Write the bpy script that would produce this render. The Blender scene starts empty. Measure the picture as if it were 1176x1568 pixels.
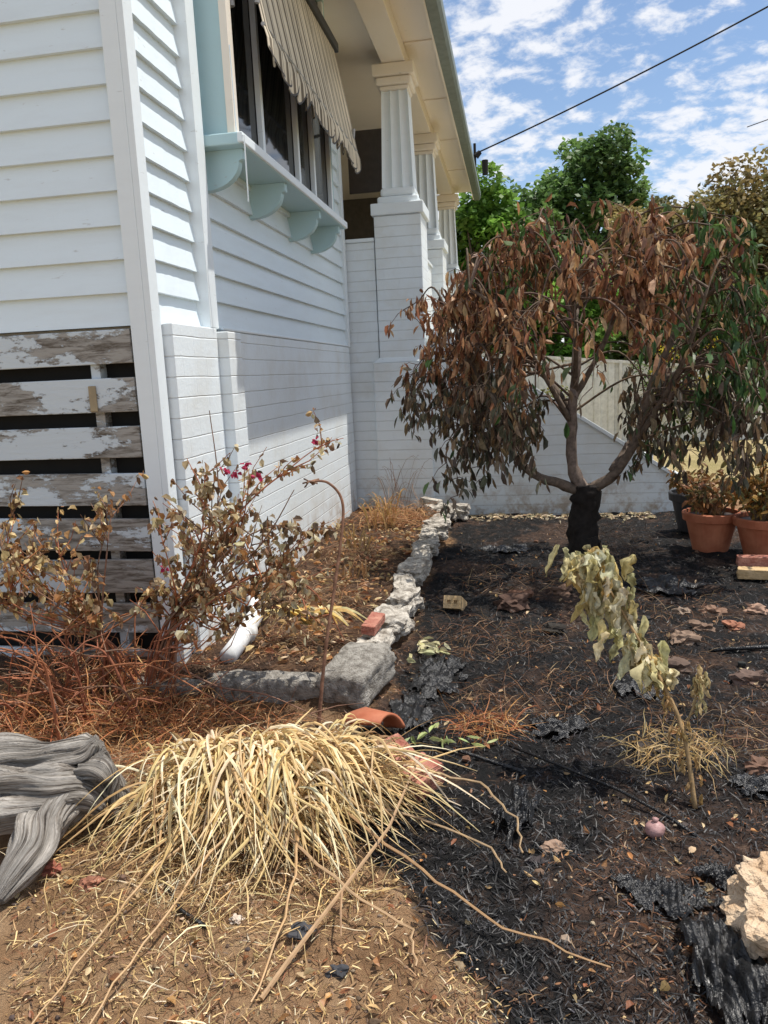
import bpy, math, random
import numpy as np
from mathutils import Vector as V, Matrix, noise
R=random.Random(7)
scene=bpy.context.scene
def rad(a): return math.radians(a)
def sstep(a,b,x):
    t=max(0.,min(1.,(x-a)/(b-a))); return t*t*(3-2*t)
def nz(x,y,z=0.,s=1.): return noise.noise(V((x*s,y*s,z)))
# ---------------------------------------------------------------- materials
def newmat(name):
    m=bpy.data.materials.new(name); m.use_nodes=True
    nt=m.node_tree; b=nt.nodes['Principled BSDF']; return m,nt,b
def N(nt,t,**k):
    n=nt.nodes.new(t)
    for a,v in k.items(): setattr(n,a,v)
    return n
def ramp(nt,stops):
    n=nt.nodes.new('ShaderNodeValToRGB'); cr=n.color_ramp
    while len(cr.elements)<len(stops): cr.elements.new(.5)
    for e,(p,c) in zip(cr.elements,stops):
        e.position=p; e.color=(c[0],c[1],c[2],1) if hasattr(c,'__len__') else (c,c,c,1)
    return n
def noiseN(nt,scale,detail=6,rough=.6,vec=None,dist=0):
    n=nt.nodes.new('ShaderNodeTexNoise'); n.inputs['Scale'].default_value=scale
    n.inputs['Detail'].default_value=detail; n.inputs['Roughness'].default_value=rough
    n.inputs['Distortion'].default_value=dist
    if vec: nt.links.new(vec,n.inputs['Vector'])
    return n
def bump(nt,h,b,strength=.5,dist=.01,prev=None):
    n=nt.nodes.new('ShaderNodeBump'); n.inputs['Strength'].default_value=strength
    n.inputs['Distance'].default_value=dist; nt.links.new(h,n.inputs['Height'])
    if prev: nt.links.new(prev,n.inputs['Normal'])
    if b: nt.links.new(n.outputs[0],b.inputs['Normal'])
    return n
def mix(nt,a,b,f,mode='MIX'):
    n=nt.nodes.new('ShaderNodeMix'); n.data_type='RGBA'; n.blend_type=mode
    for s,i in ((f,0),(a,6),(b,7)):
        if isinstance(s,(int,float)): n.inputs[i].default_value=s
        elif isinstance(s,(tuple,list)): n.inputs[i].default_value=(s[0],s[1],s[2],1)
        else: nt.links.new(s,n.inputs[i])
    return n.outputs[2]
def pos(nt,sc=(1,1,1)):
    g=N(nt,'ShaderNodeNewGeometry'); m=N(nt,'ShaderNodeMapping'); m.inputs['Scale'].default_value=sc
    nt.links.new(g.outputs['Position'],m.inputs[0]); return m.outputs[0]

def simple(name,c1,c2,scale=8,rough=.6,bs=.3,bd=.005,sc=(1,1,1),detail=6,lo=.35,hi=.65):
    m,nt,b=newmat(name); p=pos(nt,sc); n=noiseN(nt,scale,detail,.6,p)
    r=ramp(nt,[(lo,c1),(hi,c2)]); nt.links.new(n.outputs[0],r.inputs[0]); nt.links.new(r.outputs[0],b.inputs[0])
    b.inputs['Roughness'].default_value=rough
    n2=noiseN(nt,scale*4,4,.6,p); bump(nt,n2.outputs[0],b,bs,bd)
    return m
def paint(name,col,dirt=(.50,.49,.45),amt=.2,sc=(1,1,6)):
    m,nt,b=newmat(name); p=pos(nt,sc)
    n=noiseN(nt,2.2,8,.65,p); r=ramp(nt,[(.45,0.),(.85,amt)]); nt.links.new(n.outputs[0],r.inputs[0])
    c=mix(nt,col,dirt,r.outputs[0])
    n3=noiseN(nt,45,3,.6,pos(nt,(.25,.25,1)))
    r3=ramp(nt,[(.68,0.),(.76,.45)]); nt.links.new(n3.outputs[0],r3.inputs[0])
    c=mix(nt,c,(.35,.33,.3),r3.outputs[0])
    nt.links.new(c,b.inputs[0]); b.inputs['Roughness'].default_value=.5
    n2=noiseN(nt,30,4,.6,pos(nt)); bump(nt,n2.outputs[0],b,.25,.004); return m
WHITE=paint('white_weatherboard_paint',(.76,.85,.90))
TRIM=paint('white_trim_paint',(.80,.86,.89),amt=.1)
CREAM=paint('cream_paint',(.86,.79,.69),amt=.12,sc=(1,1,1))
TEAL=paint('teal_paint',(.44,.62,.66),amt=.1)
def brickpaint():
    m,nt,b=newmat('painted_brick'); g=N(nt,'ShaderNodeNewGeometry'); s=N(nt,'ShaderNodeSeparateXYZ')
    nt.links.new(g.outputs['Position'],s.inputs[0]); a=N(nt,'ShaderNodeMath',operation='ADD')
    nt.links.new(s.outputs[0],a.inputs[0]); nt.links.new(s.outputs[1],a.inputs[1])
    c=N(nt,'ShaderNodeCombineXYZ'); nt.links.new(a.outputs[0],c.inputs[0]); nt.links.new(s.outputs[2],c.inputs[1])
    nn=noiseN(nt,3,3,.6,g.outputs['Position']); mm=N(nt,'ShaderNodeVectorMath',operation='MULTIPLY_ADD')
    nt.links.new(nn.outputs['Color'],mm.inputs[0]); mm.inputs[1].default_value=(.03,.012,0); nt.links.new(c.outputs[0],mm.inputs[2])
    def bt(mort,w):
        t=N(nt,'ShaderNodeTexBrick'); nt.links.new(mm.outputs[0],t.inputs['Vector']); t.inputs['Scale'].default_value=1
        t.inputs['Brick Width'].default_value=w; t.inputs['Row Height'].default_value=.106
        t.inputs['Mortar Size'].default_value=mort; t.inputs['Mortar Smooth'].default_value=.8; return t
    t=bt(.005,.31); th=bt(.005,60.)   # bed joints are struck deeper than the paint-filled perpends
    n=noiseN(nt,2.5,8,.65,g.outputs['Position']); r=ramp(nt,[(.45,(.80,.86,.89)),(.8,(.70,.71,.68))]); nt.links.new(n.outputs[0],r.inputs[0])
    f=N(nt,'ShaderNodeMath',operation='MULTIPLY'); nt.links.new(th.outputs['Fac'],f.inputs[0]); f.inputs[1].default_value=.3
    col=mix(nt,r.outputs[0],(.5,.49,.46),f.outputs[0])
    z=N(nt,'ShaderNodeMapRange'); nt.links.new(s.outputs[2],z.inputs[0]); z.inputs[1].default_value=.5; z.inputs[2].default_value=.05; z.inputs[3].default_value=0; z.inputs[4].default_value=.9
    n4=noiseN(nt,7,6,.7,g.outputs['Position']); r4=ramp(nt,[(.45,0.),(.62,1.)]); nt.links.new(n4.outputs[0],r4.inputs[0])
    mu=N(nt,'ShaderNodeMath',operation='MULTIPLY'); nt.links.new(z.outputs[0],mu.inputs[0]); nt.links.new(r4.outputs[0],mu.inputs[1])
    col=mix(nt,col,(.40,.31,.22),mu.outputs[0])
    n7=noiseN(nt,16,8,.8,g.outputs['Position']); r7=ramp(nt,[(.66,0.),(.70,.7)]); nt.links.new(n7.outputs[0],r7.inputs[0]); col=mix(nt,col,(.42,.36,.28),r7.outputs[0])
    nt.links.new(col,b.inputs[0])
    b.inputs['Roughness'].default_value=.6
    ad=N(nt,'ShaderNodeMath',operation='MULTIPLY_ADD'); nt.links.new(t.outputs['Fac'],ad.inputs[0]); ad.inputs[1].default_value=.3; nt.links.new(th.outputs['Fac'],ad.inputs[2])
    inv=N(nt,'ShaderNodeMath',operation='SUBTRACT'); inv.inputs[0].default_value=1; nt.links.new(ad.outputs[0],inv.inputs[1])
    b1=bump(nt,inv.outputs[0],None,.6,.008); n2=noiseN(nt,35,4,.6,g.outputs['Position']); bump(nt,n2.outputs[0],b,.35,.006,b1.outputs[0]); return m
BRICKW=brickpaint()
def attrmat(name,rough=.6,trans=.25,spec=.3,nscale=40,namt=.35,bs=.3):
    m,nt,b=newmat(name); a=N(nt,'ShaderNodeAttribute'); a.attribute_name='col'
    n=noiseN(nt,nscale,3,.6,pos(nt)); r=ramp(nt,[(.3,1-namt),(.7,1+namt*.6)]); nt.links.new(n.outputs[0],r.inputs[0])
    c=mix(nt,a.outputs['Color'],r.outputs[0],1.,'MULTIPLY'); nt.links.new(c,b.inputs[0])
    b.inputs['Roughness'].default_value=rough; b.inputs['Specular IOR Level'].default_value=spec
    if bs: bump(nt,n.outputs[0],b,bs,.004)
    if trans>0:
        t=N(nt,'ShaderNodeBsdfTranslucent'); nt.links.new(c,t.inputs[0]); ms=N(nt,'ShaderNodeMixShader'); ms.inputs[0].default_value=trans
        out=nt.nodes['Material Output']; nt.links.new(b.outputs[0],ms.inputs[1]); nt.links.new(t.outputs[0],ms.inputs[2]); nt.links.new(ms.outputs[0],out.inputs[0])
    return m
LEAF=attrmat('leaf',.5,.3,.45); BGLEAF=attrmat('green_foliage',.5,.4,.4,3,.2,0); STRAW=attrmat('dry_straw',.5,.2,.4,30,.2,0); BARK=attrmat('bark',.85,0,.2,25,.45,.9); CHAR=attrmat('charred_mulch',.5,0,.45,60,.4,.3); SOLID=attrmat('rough_solid',.8,0,.3,30,.3,.8)
def glassmat():
    m,nt,b=newmat('dark_window_glass'); b.inputs[0].default_value=(.012,.014,.016,1); b.inputs['Roughness'].default_value=.06; b.inputs['Specular IOR Level'].default_value=.6
    return m
GLASS=glassmat()
def flat(name,c,rough=.5,metal=0):
    return simple(name,tuple(x*.85 for x in c),tuple(min(1,x*1.1) for x in c),12,rough,.15,.003)
DARK=flat('dark_void',(.012,.011,.01),.9); GUTTER=flat('gutter_paint',(.17,.20,.17),.5); METAL=flat('metal',(.35,.35,.35),.35)
PVC=flat('pvc_white',(.78,.79,.79),.35); TERRA=simple('terracotta',(.36,.10,.045),(.50,.18,.09),6,.75); REDBR=simple('red_brick',(.30,.09,.06),(.50,.24,.17),14,.85,.8,.015)
TANBR=simple('cream_brick',(.45,.30,.14),(.62,.44,.24),14,.85,.6,.01)
CONC=simple('rough_concrete',(.17,.15,.125),(.46,.43,.38),26,.9,1.,.02)
EDGE=simple('weathered_edging_stone',(.22,.19,.155),(.64,.59,.51),15,.9,1.,.02,lo=.38,hi=.62)
LIME=simple('limestone',(.45,.28,.15),(.70,.56,.40),7,.9,1.,.03)
def plasticmat():
    m,nt,b=newmat('melted_black_plastic'); b.inputs[0].default_value=(.012,.012,.013,1); b.inputs['Roughness'].default_value=.28
    n=noiseN(nt,14,6,.65,pos(nt)); bump(nt,n.outputs[0],b,.8,.03); return m
BLACKP=plasticmat()
def weathered():
    m,nt,b=newmat('peeling_painted_timber'); p=pos(nt,(1.2,8,9)); n=noiseN(nt,5,9,.7,p,.4)
    r=ramp(nt,[(.38,(.10,.08,.06)),(.55,(.36,.34,.31))]); nt.links.new(n.outputs[0],r.inputs[0])
    n2=noiseN(nt,2.0,9,.72,pos(nt,(1,1,2.6))); r2=ramp(nt,[(.515,0.),(.54,1.)]); nt.links.new(n2.outputs[0],r2.inputs[0])
    c=mix(nt,r.outputs[0],(.60,.66,.70),r2.outputs[0]); nt.links.new(c,b.inputs[0]); b.inputs['Roughness'].default_value=.75
    ad=N(nt,'ShaderNodeMath',operation='ADD'); nt.links.new(n.outputs[0],ad.inputs[0]); nt.links.new(r2.outputs[0],ad.inputs[1]); bump(nt,ad.outputs[0],b,.6,.006); return m
PEEL=weathered()
def drift():
    m,nt,b=newmat('driftwood'); a=N(nt,'ShaderNodeAttribute'); a.attribute_name='uvw'
    mp=N(nt,'ShaderNodeMapping'); mp.inputs['Scale'].default_value=(2.2,38,38); nt.links.new(a.outputs['Vector'],mp.inputs[0])
    n=noiseN(nt,2.2,9,.65,mp.outputs[0],.6); r=ramp(nt,[(.36,(.05,.038,.028)),(.43,(.28,.24,.20)),(.52,(.46,.42,.37)),(.7,(.64,.59,.53))]); nt.links.new(n.outputs[0],r.inputs[0])
    n2=noiseN(nt,6,5,.6,pos(nt)); r2=ramp(nt,[(.35,.62),(.6,1.)]); nt.links.new(n2.outputs[0],r2.inputs[0]); c=mix(nt,r.outputs[0],r2.outputs[0],1.,'MULTIPLY')
    nt.links.new(c,b.inputs[0]); b.inputs['Roughness'].default_value=.8; bump(nt,n.outputs[0],b,1.,.03); return m
DRIFT=drift()
def awn():
    m,nt,b=newmat('striped_awning_canvas'); g=N(nt,'ShaderNodeNewGeometry'); s=N(nt,'ShaderNodeSeparateXYZ'); nt.links.new(g.outputs['Position'],s.inputs[0])
    f=N(nt,'ShaderNodeMath',operation='MULTIPLY'); nt.links.new(s.outputs[1],f.inputs[0]); f.inputs[1].default_value=11.
    f2=N(nt,'ShaderNodeMath',operation='FRACT'); nt.links.new(f.outputs[0],f2.inputs[0])
    L_=(.70,.62,.48); D_=(.17,.14,.10)
    r=ramp(nt,[(0,L_),(.38,L_),(.42,D_),(.60,D_),(.64,L_),(.76,L_),(.79,D_),(.86,D_),(.89,L_)]); nt.links.new(f2.outputs[0],r.inputs[0])
    n=noiseN(nt,3,6,.6,g.outputs['Position']); rr=ramp(nt,[(.3,.75),(.7,1.1)]); nt.links.new(n.outputs[0],rr.inputs[0])
    c=mix(nt,r.outputs[0],rr.outputs[0],1.,'MULTIPLY'); nt.links.new(c,b.inputs[0]); b.inputs['Roughness'].default_value=.85; return m
AWN=awn()
# ---------------------------------------------------------------- mesh builder
class MB:
    def __init__(s): s.v=[];s.f=[];s.c=[];s.m=[]
    def add(s,vs,fs,col=(.5,.5,.5),mat=0):
        o=len(s.v); s.v.extend([tuple(p) for p in vs])
        for f in fs: s.f.append(tuple(i+o for i in f)); s.c.append(col); s.m.append(mat)
    def box(s,x0,x1,y0,y1,z0,z1,col=(.5,.5,.5),mat=0,M=None):
        vs=[(x0,y0,z0),(x1,y0,z0),(x1,y1,z0),(x0,y1,z0),(x0,y0,z1),(x1,y0,z1),(x1,y1,z1),(x0,y1,z1)]
        if M: vs=[M@V(p) for p in vs]
        s.add(vs,[(3,2,1,0),(4,5,6,7),(0,1,5,4),(1,2,6,5),(2,3,7,6),(3,0,4,7)],col,mat)
    def tube(s,pts,rads,n=6,col=(.5,.5,.5),mat=0,cap=True,wob=0):
        pts=[V(p) for p in pts]; up=V((.13,.21,.97)); vs=[]
        for i,p in enumerate(pts):
            d=(pts[min(i+1,len(pts)-1)]-pts[max(i-1,0)])
            if d.length<1e-9: d=V((0,0,1))
            d.normalize(); a=d.cross(up)
            if a.length<.05: a=d.cross(V((1,0,0)))
            a.normalize(); b=d.cross(a)
            for k in range(n):
                t=2*math.pi*k/n; r=rads[i]*(1+(wob*nz(k*1.7,i*.9+p.x*7,p.z*5) if wob else 0))
                vs.append(p+a*(math.cos(t)*r)+b*(math.sin(t)*r))
        fs=[]
        for i in range(len(pts)-1):
            for k in range(n):
                k2=(k+1)%n; fs.append((i*n+k,i*n+k2,(i+1)*n+k2,(i+1)*n+k))
        if cap: fs.append(tuple(range(n-1,-1,-1))); fs.append(tuple((len(pts)-1)*n+k for k in range(n)))
        s.add(vs,fs,col,mat)
    def leaf(s,p,d,side,L,W,col,droop=.5,fold=.35,mat=0):
        d=d.normalized(); side=(side-d*side.dot(d))
        if side.length<1e-3: side=d.orthogonal()
        side.normalize(); nrm=side.cross(d)
        p1=p+d*(L*.35); d2=(d+V((0,0,-droop))+nrm*droop*.3).normalized(); p2=p1+d2*(L*.35); d3=(d2+V((0,0,-droop))+nrm*droop*.4).normalized(); p3=p2+d3*(L*.3)
        w1=side*(W*.5); w2=side*(W*.42); fo=nrm*(W*fold)
        vs=[p,p1+w1+fo,p1,p1-w1+fo,p2+w2+fo,p2,p2-w2+fo,p3]
        s.add(vs,[(0,2,1),(0,3,2),(1,2,5,4),(2,3,6,5),(4,5,7),(5,6,7)],col,mat)
    def sliver(s,p,d,w,L,col,mat=0):
        d=d.normalized(); sd=d.cross(V((R.uniform(-.4,.4),R.uniform(-.4,.4),1))).normalized()*(w*.5); m=p+d*(L*.5)+V((R.uniform(-.1,.1)*L,R.uniform(-.1,.1)*L,L*R.uniform(-.03,.12))); e=p+d*L
        s.add([p-sd,p+sd,m+sd,m-sd,e],[(0,1,2,3),(3,2,4)],col,mat)
    def ribbon(s,pts,w,col,side=None,mat=0):
        vs=[];n=len(pts)
        for i,p in enumerate(pts):
            d=(pts[min(i+1,n-1)]-pts[max(i-1,0)]).normalized(); sd=side-d*side.dot(d) if side else d.cross(V((0,0,1)))
            if sd.length<1e-3: sd=V((1,0,0))
            sd.normalize(); t=i/(n-1); ww=w*.5*(1-t**3*.85)*(0.6+.4*min(1,t*5)); nn=sd.cross(d)
            vs+= [p+sd*ww+nn*ww*.5,p,p-sd*ww+nn*ww*.5]
        fs=[]
        for i in range(n-1):
            a=i*3; fs+=[(a,a+1,a+4,a+3),(a+1,a+2,a+5,a+4)]
        s.add(vs,fs,col,mat)
    def rock(s,c,r,col=(.5,.5,.5),mat=0,sub=2,rough=.3,seed=0,M=None,boxy=0.):
        import bmesh
        bm=bmesh.new(); bmesh.ops.create_icosphere(bm,subdivisions=sub,radius=1)
        vs=[]
        for q in bm.verts:
            p=q.co.copy()
            if boxy:
                m=max(abs(p.x),abs(p.y),abs(p.z)); p=p.lerp(p/m,boxy)
            k=1+rough*noise.noise(p*1.3+V((seed*3.1,seed,0)))+rough*.5*noise.noise(p*3.7+V((seed,0,seed*2)))+rough*.25*noise.noise(p*9+V((seed,0,seed*2)))
            p=p*k; p=V((p.x*r[0],p.y*r[1],p.z*r[2]))
            if M: p=M@p
            vs.append(p+V(c))
        s.add(vs,[[q.index for q in f.verts] for f in bm.faces],col,mat); bm.free()
    def obj(s,name,mats,parent=None,smooth=False):
        me=bpy.data.meshes.new(name); me.from_pydata([tuple(p) for p in s.v],[],s.f)
        for m in mats: me.materials.append(m)
        me.polygons.foreach_set('material_index',s.m)
        a=me.attributes.new('col','FLOAT_COLOR','FACE'); arr=np.ones((len(s.c),4),dtype=np.float32)
        arr[:,:3]=np.array(s.c,dtype=np.float32); a.data.foreach_set('color',arr.ravel())
        if smooth: me.polygons.foreach_set('use_smooth',[True]*len(s.f))
        me.update(); o=bpy.data.objects.new(name,me); bpy.context.collection.objects.link(o)
        if parent: o.parent=parent
        return o
def empty(name):
    o=bpy.data.objects.new(name,None); bpy.context.collection.objects.link(o); return o
def bevel(o,w=.006,seg=2):
    b=o.modifiers.new('b','BEVEL'); b.width=w; b.segments=seg; b.limit_method='ANGLE'; return o
def jit(c,a=.25):
    k=1+R.uniform(-a,a); return (max(.003,c[0]*k*(1+R.uniform(-.08,.08))),max(.003,c[1]*k),max(.002,c[2]*k*(1+R.uniform(-.1,.1))))
def rdir(z0=-1,z1=1):
    t=R.uniform(0,2*math.pi); z=R.uniform(z0,z1); r=math.sqrt(max(0,1-z*z)); return V((r*math.cos(t),r*math.sin(t),z))
# ---------------------------------------------------------------- ground
def bedmask(x,y):
    return sstep(-.72,-.86,x)*sstep(3.25,3.5,y+.15*nz(x,y,3,2))
def gz(x,y):
    near=sstep(14,9,abs(y-4))*sstep(8,5,abs(x))
    h=.035*nz(x,y,0,1.3)+.022*nz(x,y,5,4.)+.018*nz(x,y,9,11.)+.009*nz(x,y,19,26.)
    return .1*bedmask(x,y)*near+h*near
def axis(lo,hi,a,b,st):
    c=list(np.arange(a,b,st)); q=st; p=b; o=[]
    while p<hi: o.append(p); q*=1.35; p+=q
    o.append(hi); q=st; p=a; l=[]
    while p>lo: q*=1.35; p-=q; l.append(p)
    return l[::-1]+c+o
xs=axis(-400,400,-2.6,2.6,.022); ys=axis(-60,600,.9,8.6,.026)
def burn(x,y):
    n=.35*nz(x,y,1,1.2)+.22*nz(x,y,2,3.5)
    a=sstep(-.75,-.45,x+n*.5-(.35 if y<2.3 else 0)*sstep(2.6,1.6,y)*1.6)
    a*=sstep(8.6,8.0,y+n)*sstep(2.7,2.2,x+n)*sstep(.8,1.3,y)
    b=sstep(.12,.35,x+n)*sstep(2.9,2.3,y+n*.8)*.9
    b=max(b,sstep(.12,.42,nz(x+3,y,6,1.6)+.5*nz(x,y,6,5))*.75*sstep(2.6,3.2,y))
    return a,b
gv=[];gc=[]
for y in ys:
    for x in xs:
        gv.append((x,y,gz(x,y)))
        a,b=burn(x,y); far=sstep(9,11,y)
        gc.append((a,b,max(far,sstep(3,4,abs(x))),bedmask(x,y)*.9+.35*sstep(2.2,3.,y)*(x<-.7)))
W=len(xs); gf=[(j*W+i,j*W+i+1,(j+1)*W+i+1,(j+1)*W+i) for j in range(len(ys)-1) for i in range(W-1)]
me=bpy.data.meshes.new('ground'); me.from_pydata(gv,[],gf); at=me.attributes.new('mask','FLOAT_COLOR','POINT'); at.data.foreach_set('color',np.array(gc,dtype=np.float32).ravel())
me.polygons.foreach_set('use_smooth',[True]*len(gf))
go=bpy.data.objects.new('ground',me); bpy.context.collection.objects.link(go)
m,nt,b=newmat('garden_soil'); p=pos(nt); A=N(nt,'ShaderNodeAttribute'); A.attribute_name='mask'; S=N(nt,'ShaderNodeSeparateColor'); nt.links.new(A.outputs['Color'],S.inputs[0])
n1=noiseN(nt,4,10,.7,p); r1=ramp(nt,[(.3,(.17,.09,.043)),(.5,(.36,.215,.112)),(.7,(.50,.34,.20))]); nt.links.new(n1.outputs[0],r1.inputs[0])
nbd=noiseN(nt,12,9,.75,p); rbd=ramp(nt,[(.34,(.022,.014,.010)),(.52,(.10,.055,.032)),(.70,(.25,.15,.085))]); nt.links.new(nbd.outputs[0],rbd.inputs[0])
base=mix(nt,r1.outputs[0],rbd.outputs[0],A.outputs['Alpha'])
n2=noiseN(nt,9,10,.75,p); r2=ramp(nt,[(.3,(.006,.006,.006)),(.52,(.015,.014,.014)),(.62,(.07,.043,.03)),(.74,(.035,.034,.036))]); nt.links.new(n2.outputs[0],r2.inputs[0])
n3=noiseN(nt,14,9,.75,p); r3=ramp(nt,[(.34,(.014,.011,.009)),(.52,(.09,.053,.037)),(.70,(.23,.15,.105))]); nt.links.new(n3.outputs[0],r3.inputs[0])
bb=mix(nt,r2.outputs[0],r3.outputs[0],S.outputs[1])
n5=noiseN(nt,6,8,.7,p); ad=N(nt,'ShaderNodeMath',operation='ADD'); nt.links.new(S.outputs[0],ad.inputs[0]); nt.links.new(n5.outputs[0],ad.inputs[1]); r5=ramp(nt,[(.6,0.),(.7,.6),(.95,1.)]); nt.links.new(ad.outputs[0],r5.inputs[0])
c=mix(nt,base,bb,r5.outputs[0])
n6=noiseN(nt,1.2,9,.7,p); r6=ramp(nt,[(.35,(.30,.25,.10)),(.6,(.48,.38,.20))]); nt.links.new(n6.outputs[0],r6.inputs[0])
c=mix(nt,c,r6.outputs[0],S.outputs[2]); nt.links.new(c,b.inputs[0]); b.inputs['Roughness'].default_value=.9; b.inputs['Specular IOR Level'].default_value=.25
nb=noiseN(nt,45,8,.7,p); b1=bump(nt,nb.outputs[0],None,1.,.03); nb2=noiseN(nt,160,4,.7,p); bump(nt,nb2.outputs[0],b,.8,.008,b1.outputs[0]); me.materials.append(m)
def G(x,y,dz=0): return V((x,y,gz(x,y)+dz))
# ---------------------------------------------------------------- house
H=empty('weatherboard_house')
E=.16
def siding(axis_,plane,out,a,b,z0,z1,name,mat=WHITE):
    mb=MB(); z=z0
    P=(lambda o,u,zz:(o,u,zz)) if axis_=='x' else (lambda o,u,zz:(u,o,zz))
    while z<z1-1e-6:
        zt=min(z+E,z1); lo=plane+out*.033; hi=plane+out*.003; ns=10
        off=[out*(.003*nz(z*3,k*.7,4.)) for k in range(ns+1)]; us=[a+(b-a)*k/ns for k in range(ns+1)]; dz=[.003*nz(z*5,k*.6,9.) for k in range(ns+1)]
        for k in range(ns):
            mb.add([P(lo+off[k],us[k],z+dz[k]),P(lo+off[k+1],us[k+1],z+dz[k+1]),P(hi,us[k+1],zt+.004),P(hi,us[k],zt+.004)],[(0,1,2,3)])
            mb.add([P(plane-out*.01,us[k],z+dz[k]),P(plane-out*.01,us[k+1],z+dz[k+1]),P(lo+off[k+1],us[k+1],z+dz[k+1]),P(lo+off[k],us[k],z+dz[k])],[(0,1,2,3)])
        z=zt
    return mb.obj(name,[mat],H)
XW=-1.80
siding('y',3.72,-1,-9.,-1.86,1.85,5.2,'front_weatherboards')
siding('x',XW,1,3.74,4.30,1.85,5.2,'return_weatherboards')
siding('x',XW,1,4.40,8.3,1.87,4.75,'side_weatherboards')
def B(name,x0,x1,y0,y1,z0,z1,mat,bw=.006):
    mb=MB(); mb.box(x0,x1,y0,y1,z0,z1); o=mb.obj(name,[mat],H)
    if bw: bevel(o,bw)
    return o
B('corner_board_front',-1.885,-1.80,3.665,3.69,.02,5.2,TRIM,.003)
B('corner_board_side',-1.7995,-1.765,3.665,3.76,.02,5.2,TRIM,.003)
B('corner_post',XW,-1.715,4.30,4.42,1.86,5.2,TRIM,.004)
B('corner_post_rear',XW,-1.752,8.2,8.3,1.86,4.7,TRIM,.004)
B('wall_core',-9,-1.83,3.76,15,.0,1.84,DARK,0)
B('wall_core_upper',-9,-1.83,3.76,8.29,1.84,5.2,CREAM,0)
B('brick_corner_pier',-1.95,-1.715,3.775,4.38,-.1,1.86,BRICKW)
B('brick_pier_step',-1.95,-1.65,4.382,4.60,-.1,1.84,BRICKW)
B('brick_base_wall',-1.95,-1.765,4.60,8.3,-.1,1.86,BRICKW)
B('base_cap',-1.82,-1.757,4.6,8.3,1.862,1.88,TRIM)
WY0,WY1=4.50,7.12
B('window_side',-1.80,-1.585,WY0,WY0+.04,2.93,4.75,TEAL,.003)
B('window_side_far',-1.80,-1.585,WY1-.04,WY1,2.93,4.75,TEAL,.003)
B('window_post',-1.60,-1.555,WY0-.01,WY0+.07,2.935,4.75,CREAM,.004)
B('window_glass',-1.64,-1.625,WY0+.05,WY1-.05,2.97,4.7,GLASS,0)
for y in (5.12,5.98,6.45,7.04):
    B('window_mullion',-1.622,-1.585,y,y+.045,2.97,4.7,TRIM,.003)
B('window_bottom_rail',-1.622,-1.578,WY0+.072,WY1-.05,2.935,2.99,TRIM,.003)
B('window_back',-1.80,-1.7,WY0+.05,WY1-.05,2.95,4.7,DARK,0)
B('window_sill',-1.80,-1.50,WY0-.07,WY1+.06,2.865,2.93,TEAL,.008)
B('window_sill_nose',-1.52,-1.488,WY0-.085,WY1+.07,2.87,2.925,TRIM,.006)
for y in (4.52,5.35,6.30,6.98):
    mb=MB(); n=10; prof=[(XW,2.864),(-1.53,2.864),(-1.53,2.81)]
    for k in range(n+1):
        t=k/n*math.pi/2; prof.append((XW+.03+.215*math.cos(t),2.80-.15*math.sin(t)))
    prof.append((XW,2.645))
    vs=[(x,y,z) for x,z in prof]+[(x,y+.06,z) for x,z in prof]; k=len(prof)
    mb.add(vs,[tuple(range(k)),tuple(range(2*k-1,k-1,-1))]+[(i,(i+1)%k,(i+1)%k+k,i+k) for i in range(k)])
    mb.obj('sill_bracket',[TEAL],H)
mb=MB(); nY=26*6; y0,y1=4.66,7.34
rows=[]
for i in range(nY+1):
    t=i/nY; y=y0+(y1-y0)*t; sc=abs(math.sin(t*math.pi*17)); wv=.008*math.sin(t*90)+.01*nz(y*2,3)
    rows.append([(-1.56,y,4.42),(-1.47+wv,y,3.95),(-1.395+wv,y,3.55),(-1.38+wv*2,y,3.49),(-1.378+wv*2.4,y,3.44-.085*sc)])
vs=[p for r in rows for p in r]
mb.add(vs,[(i*5+k,i*5+k+1,(i+1)*5+k+1,(i+1)*5+k) for i in range(nY) for k in range(4)]); o=mb.obj('striped_awning',[AWN],H); sm=o.modifiers.new('s','SOLIDIFY'); sm.thickness=.004
mb=MB(); vs=[]
for i in range(nY+1): vs+= [(rows[i][4][0]+.003,rows[i][4][1],rows[i][4][2]-.008),(rows[i][4][0]+.003,rows[i][4][1],rows[i][4][2]+.006)]
mb.add(vs,[(i*2,i*2+1,i*2+3,i*2+2) for i in range(nY)]); mb.obj('awning_trim',[flat('awning_trim_dark',(.06,.05,.04))],H)
mb=MB()
for y in (4.64,7.3): mb.tube([(-1.56,y,3.72),(-1.42,y,3.70)],[.014,.014],6); mb.tube([(-1.57,y,3.66),(-1.57,y,3.78)],[.018,.018],6); mb.tube([(-1.42,y,3.66),(-1.41,y,3.74)],[.016,.016],6)
mb.tube([(-1.40,4.66,3.56),(-1.40,7.34,3.56)],[.012,.012],6); mb.obj('awning_arms',[METAL],H)
B('awning_hood',-1.62,-1.53,4.6,7.4,4.42,4.50,flat('hood',(.03,.03,.03)),.01)
mb=MB(); mb.tube([(-1.55,4.49,3.4),(-1.545,4.49,2.95),(-1.475,4.41,2.9),(-1.48,4.42,2.55)],[.004]*4,5); mb.obj('awning_cord',[TRIM],H)
B('soffit',-1.8,-.74,4.9,15.1,4.80,4.83,CREAM,0)
B('soffit_verandah',-4.5,-1.8,8.3,15.1,4.80,4.83,CREAM,0)
B('verandah_beam',-1.30,-1.06,4.9,15.0,4.66,4.80,CREAM)
B('soffit_cover_strip',-1.8,-1.77,4.9,8.3,4.76,4.80,TRIM)
for y in (6.6,8.3,10.0,11.7,13.4): B('soffit_batten',-1.05,-.742,y,y+.04,4.785,4.80,CREAM,.002)
B('fascia',-.74,-.72,4.9,15.12,4.66,4.86,CREAM,.003)
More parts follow.
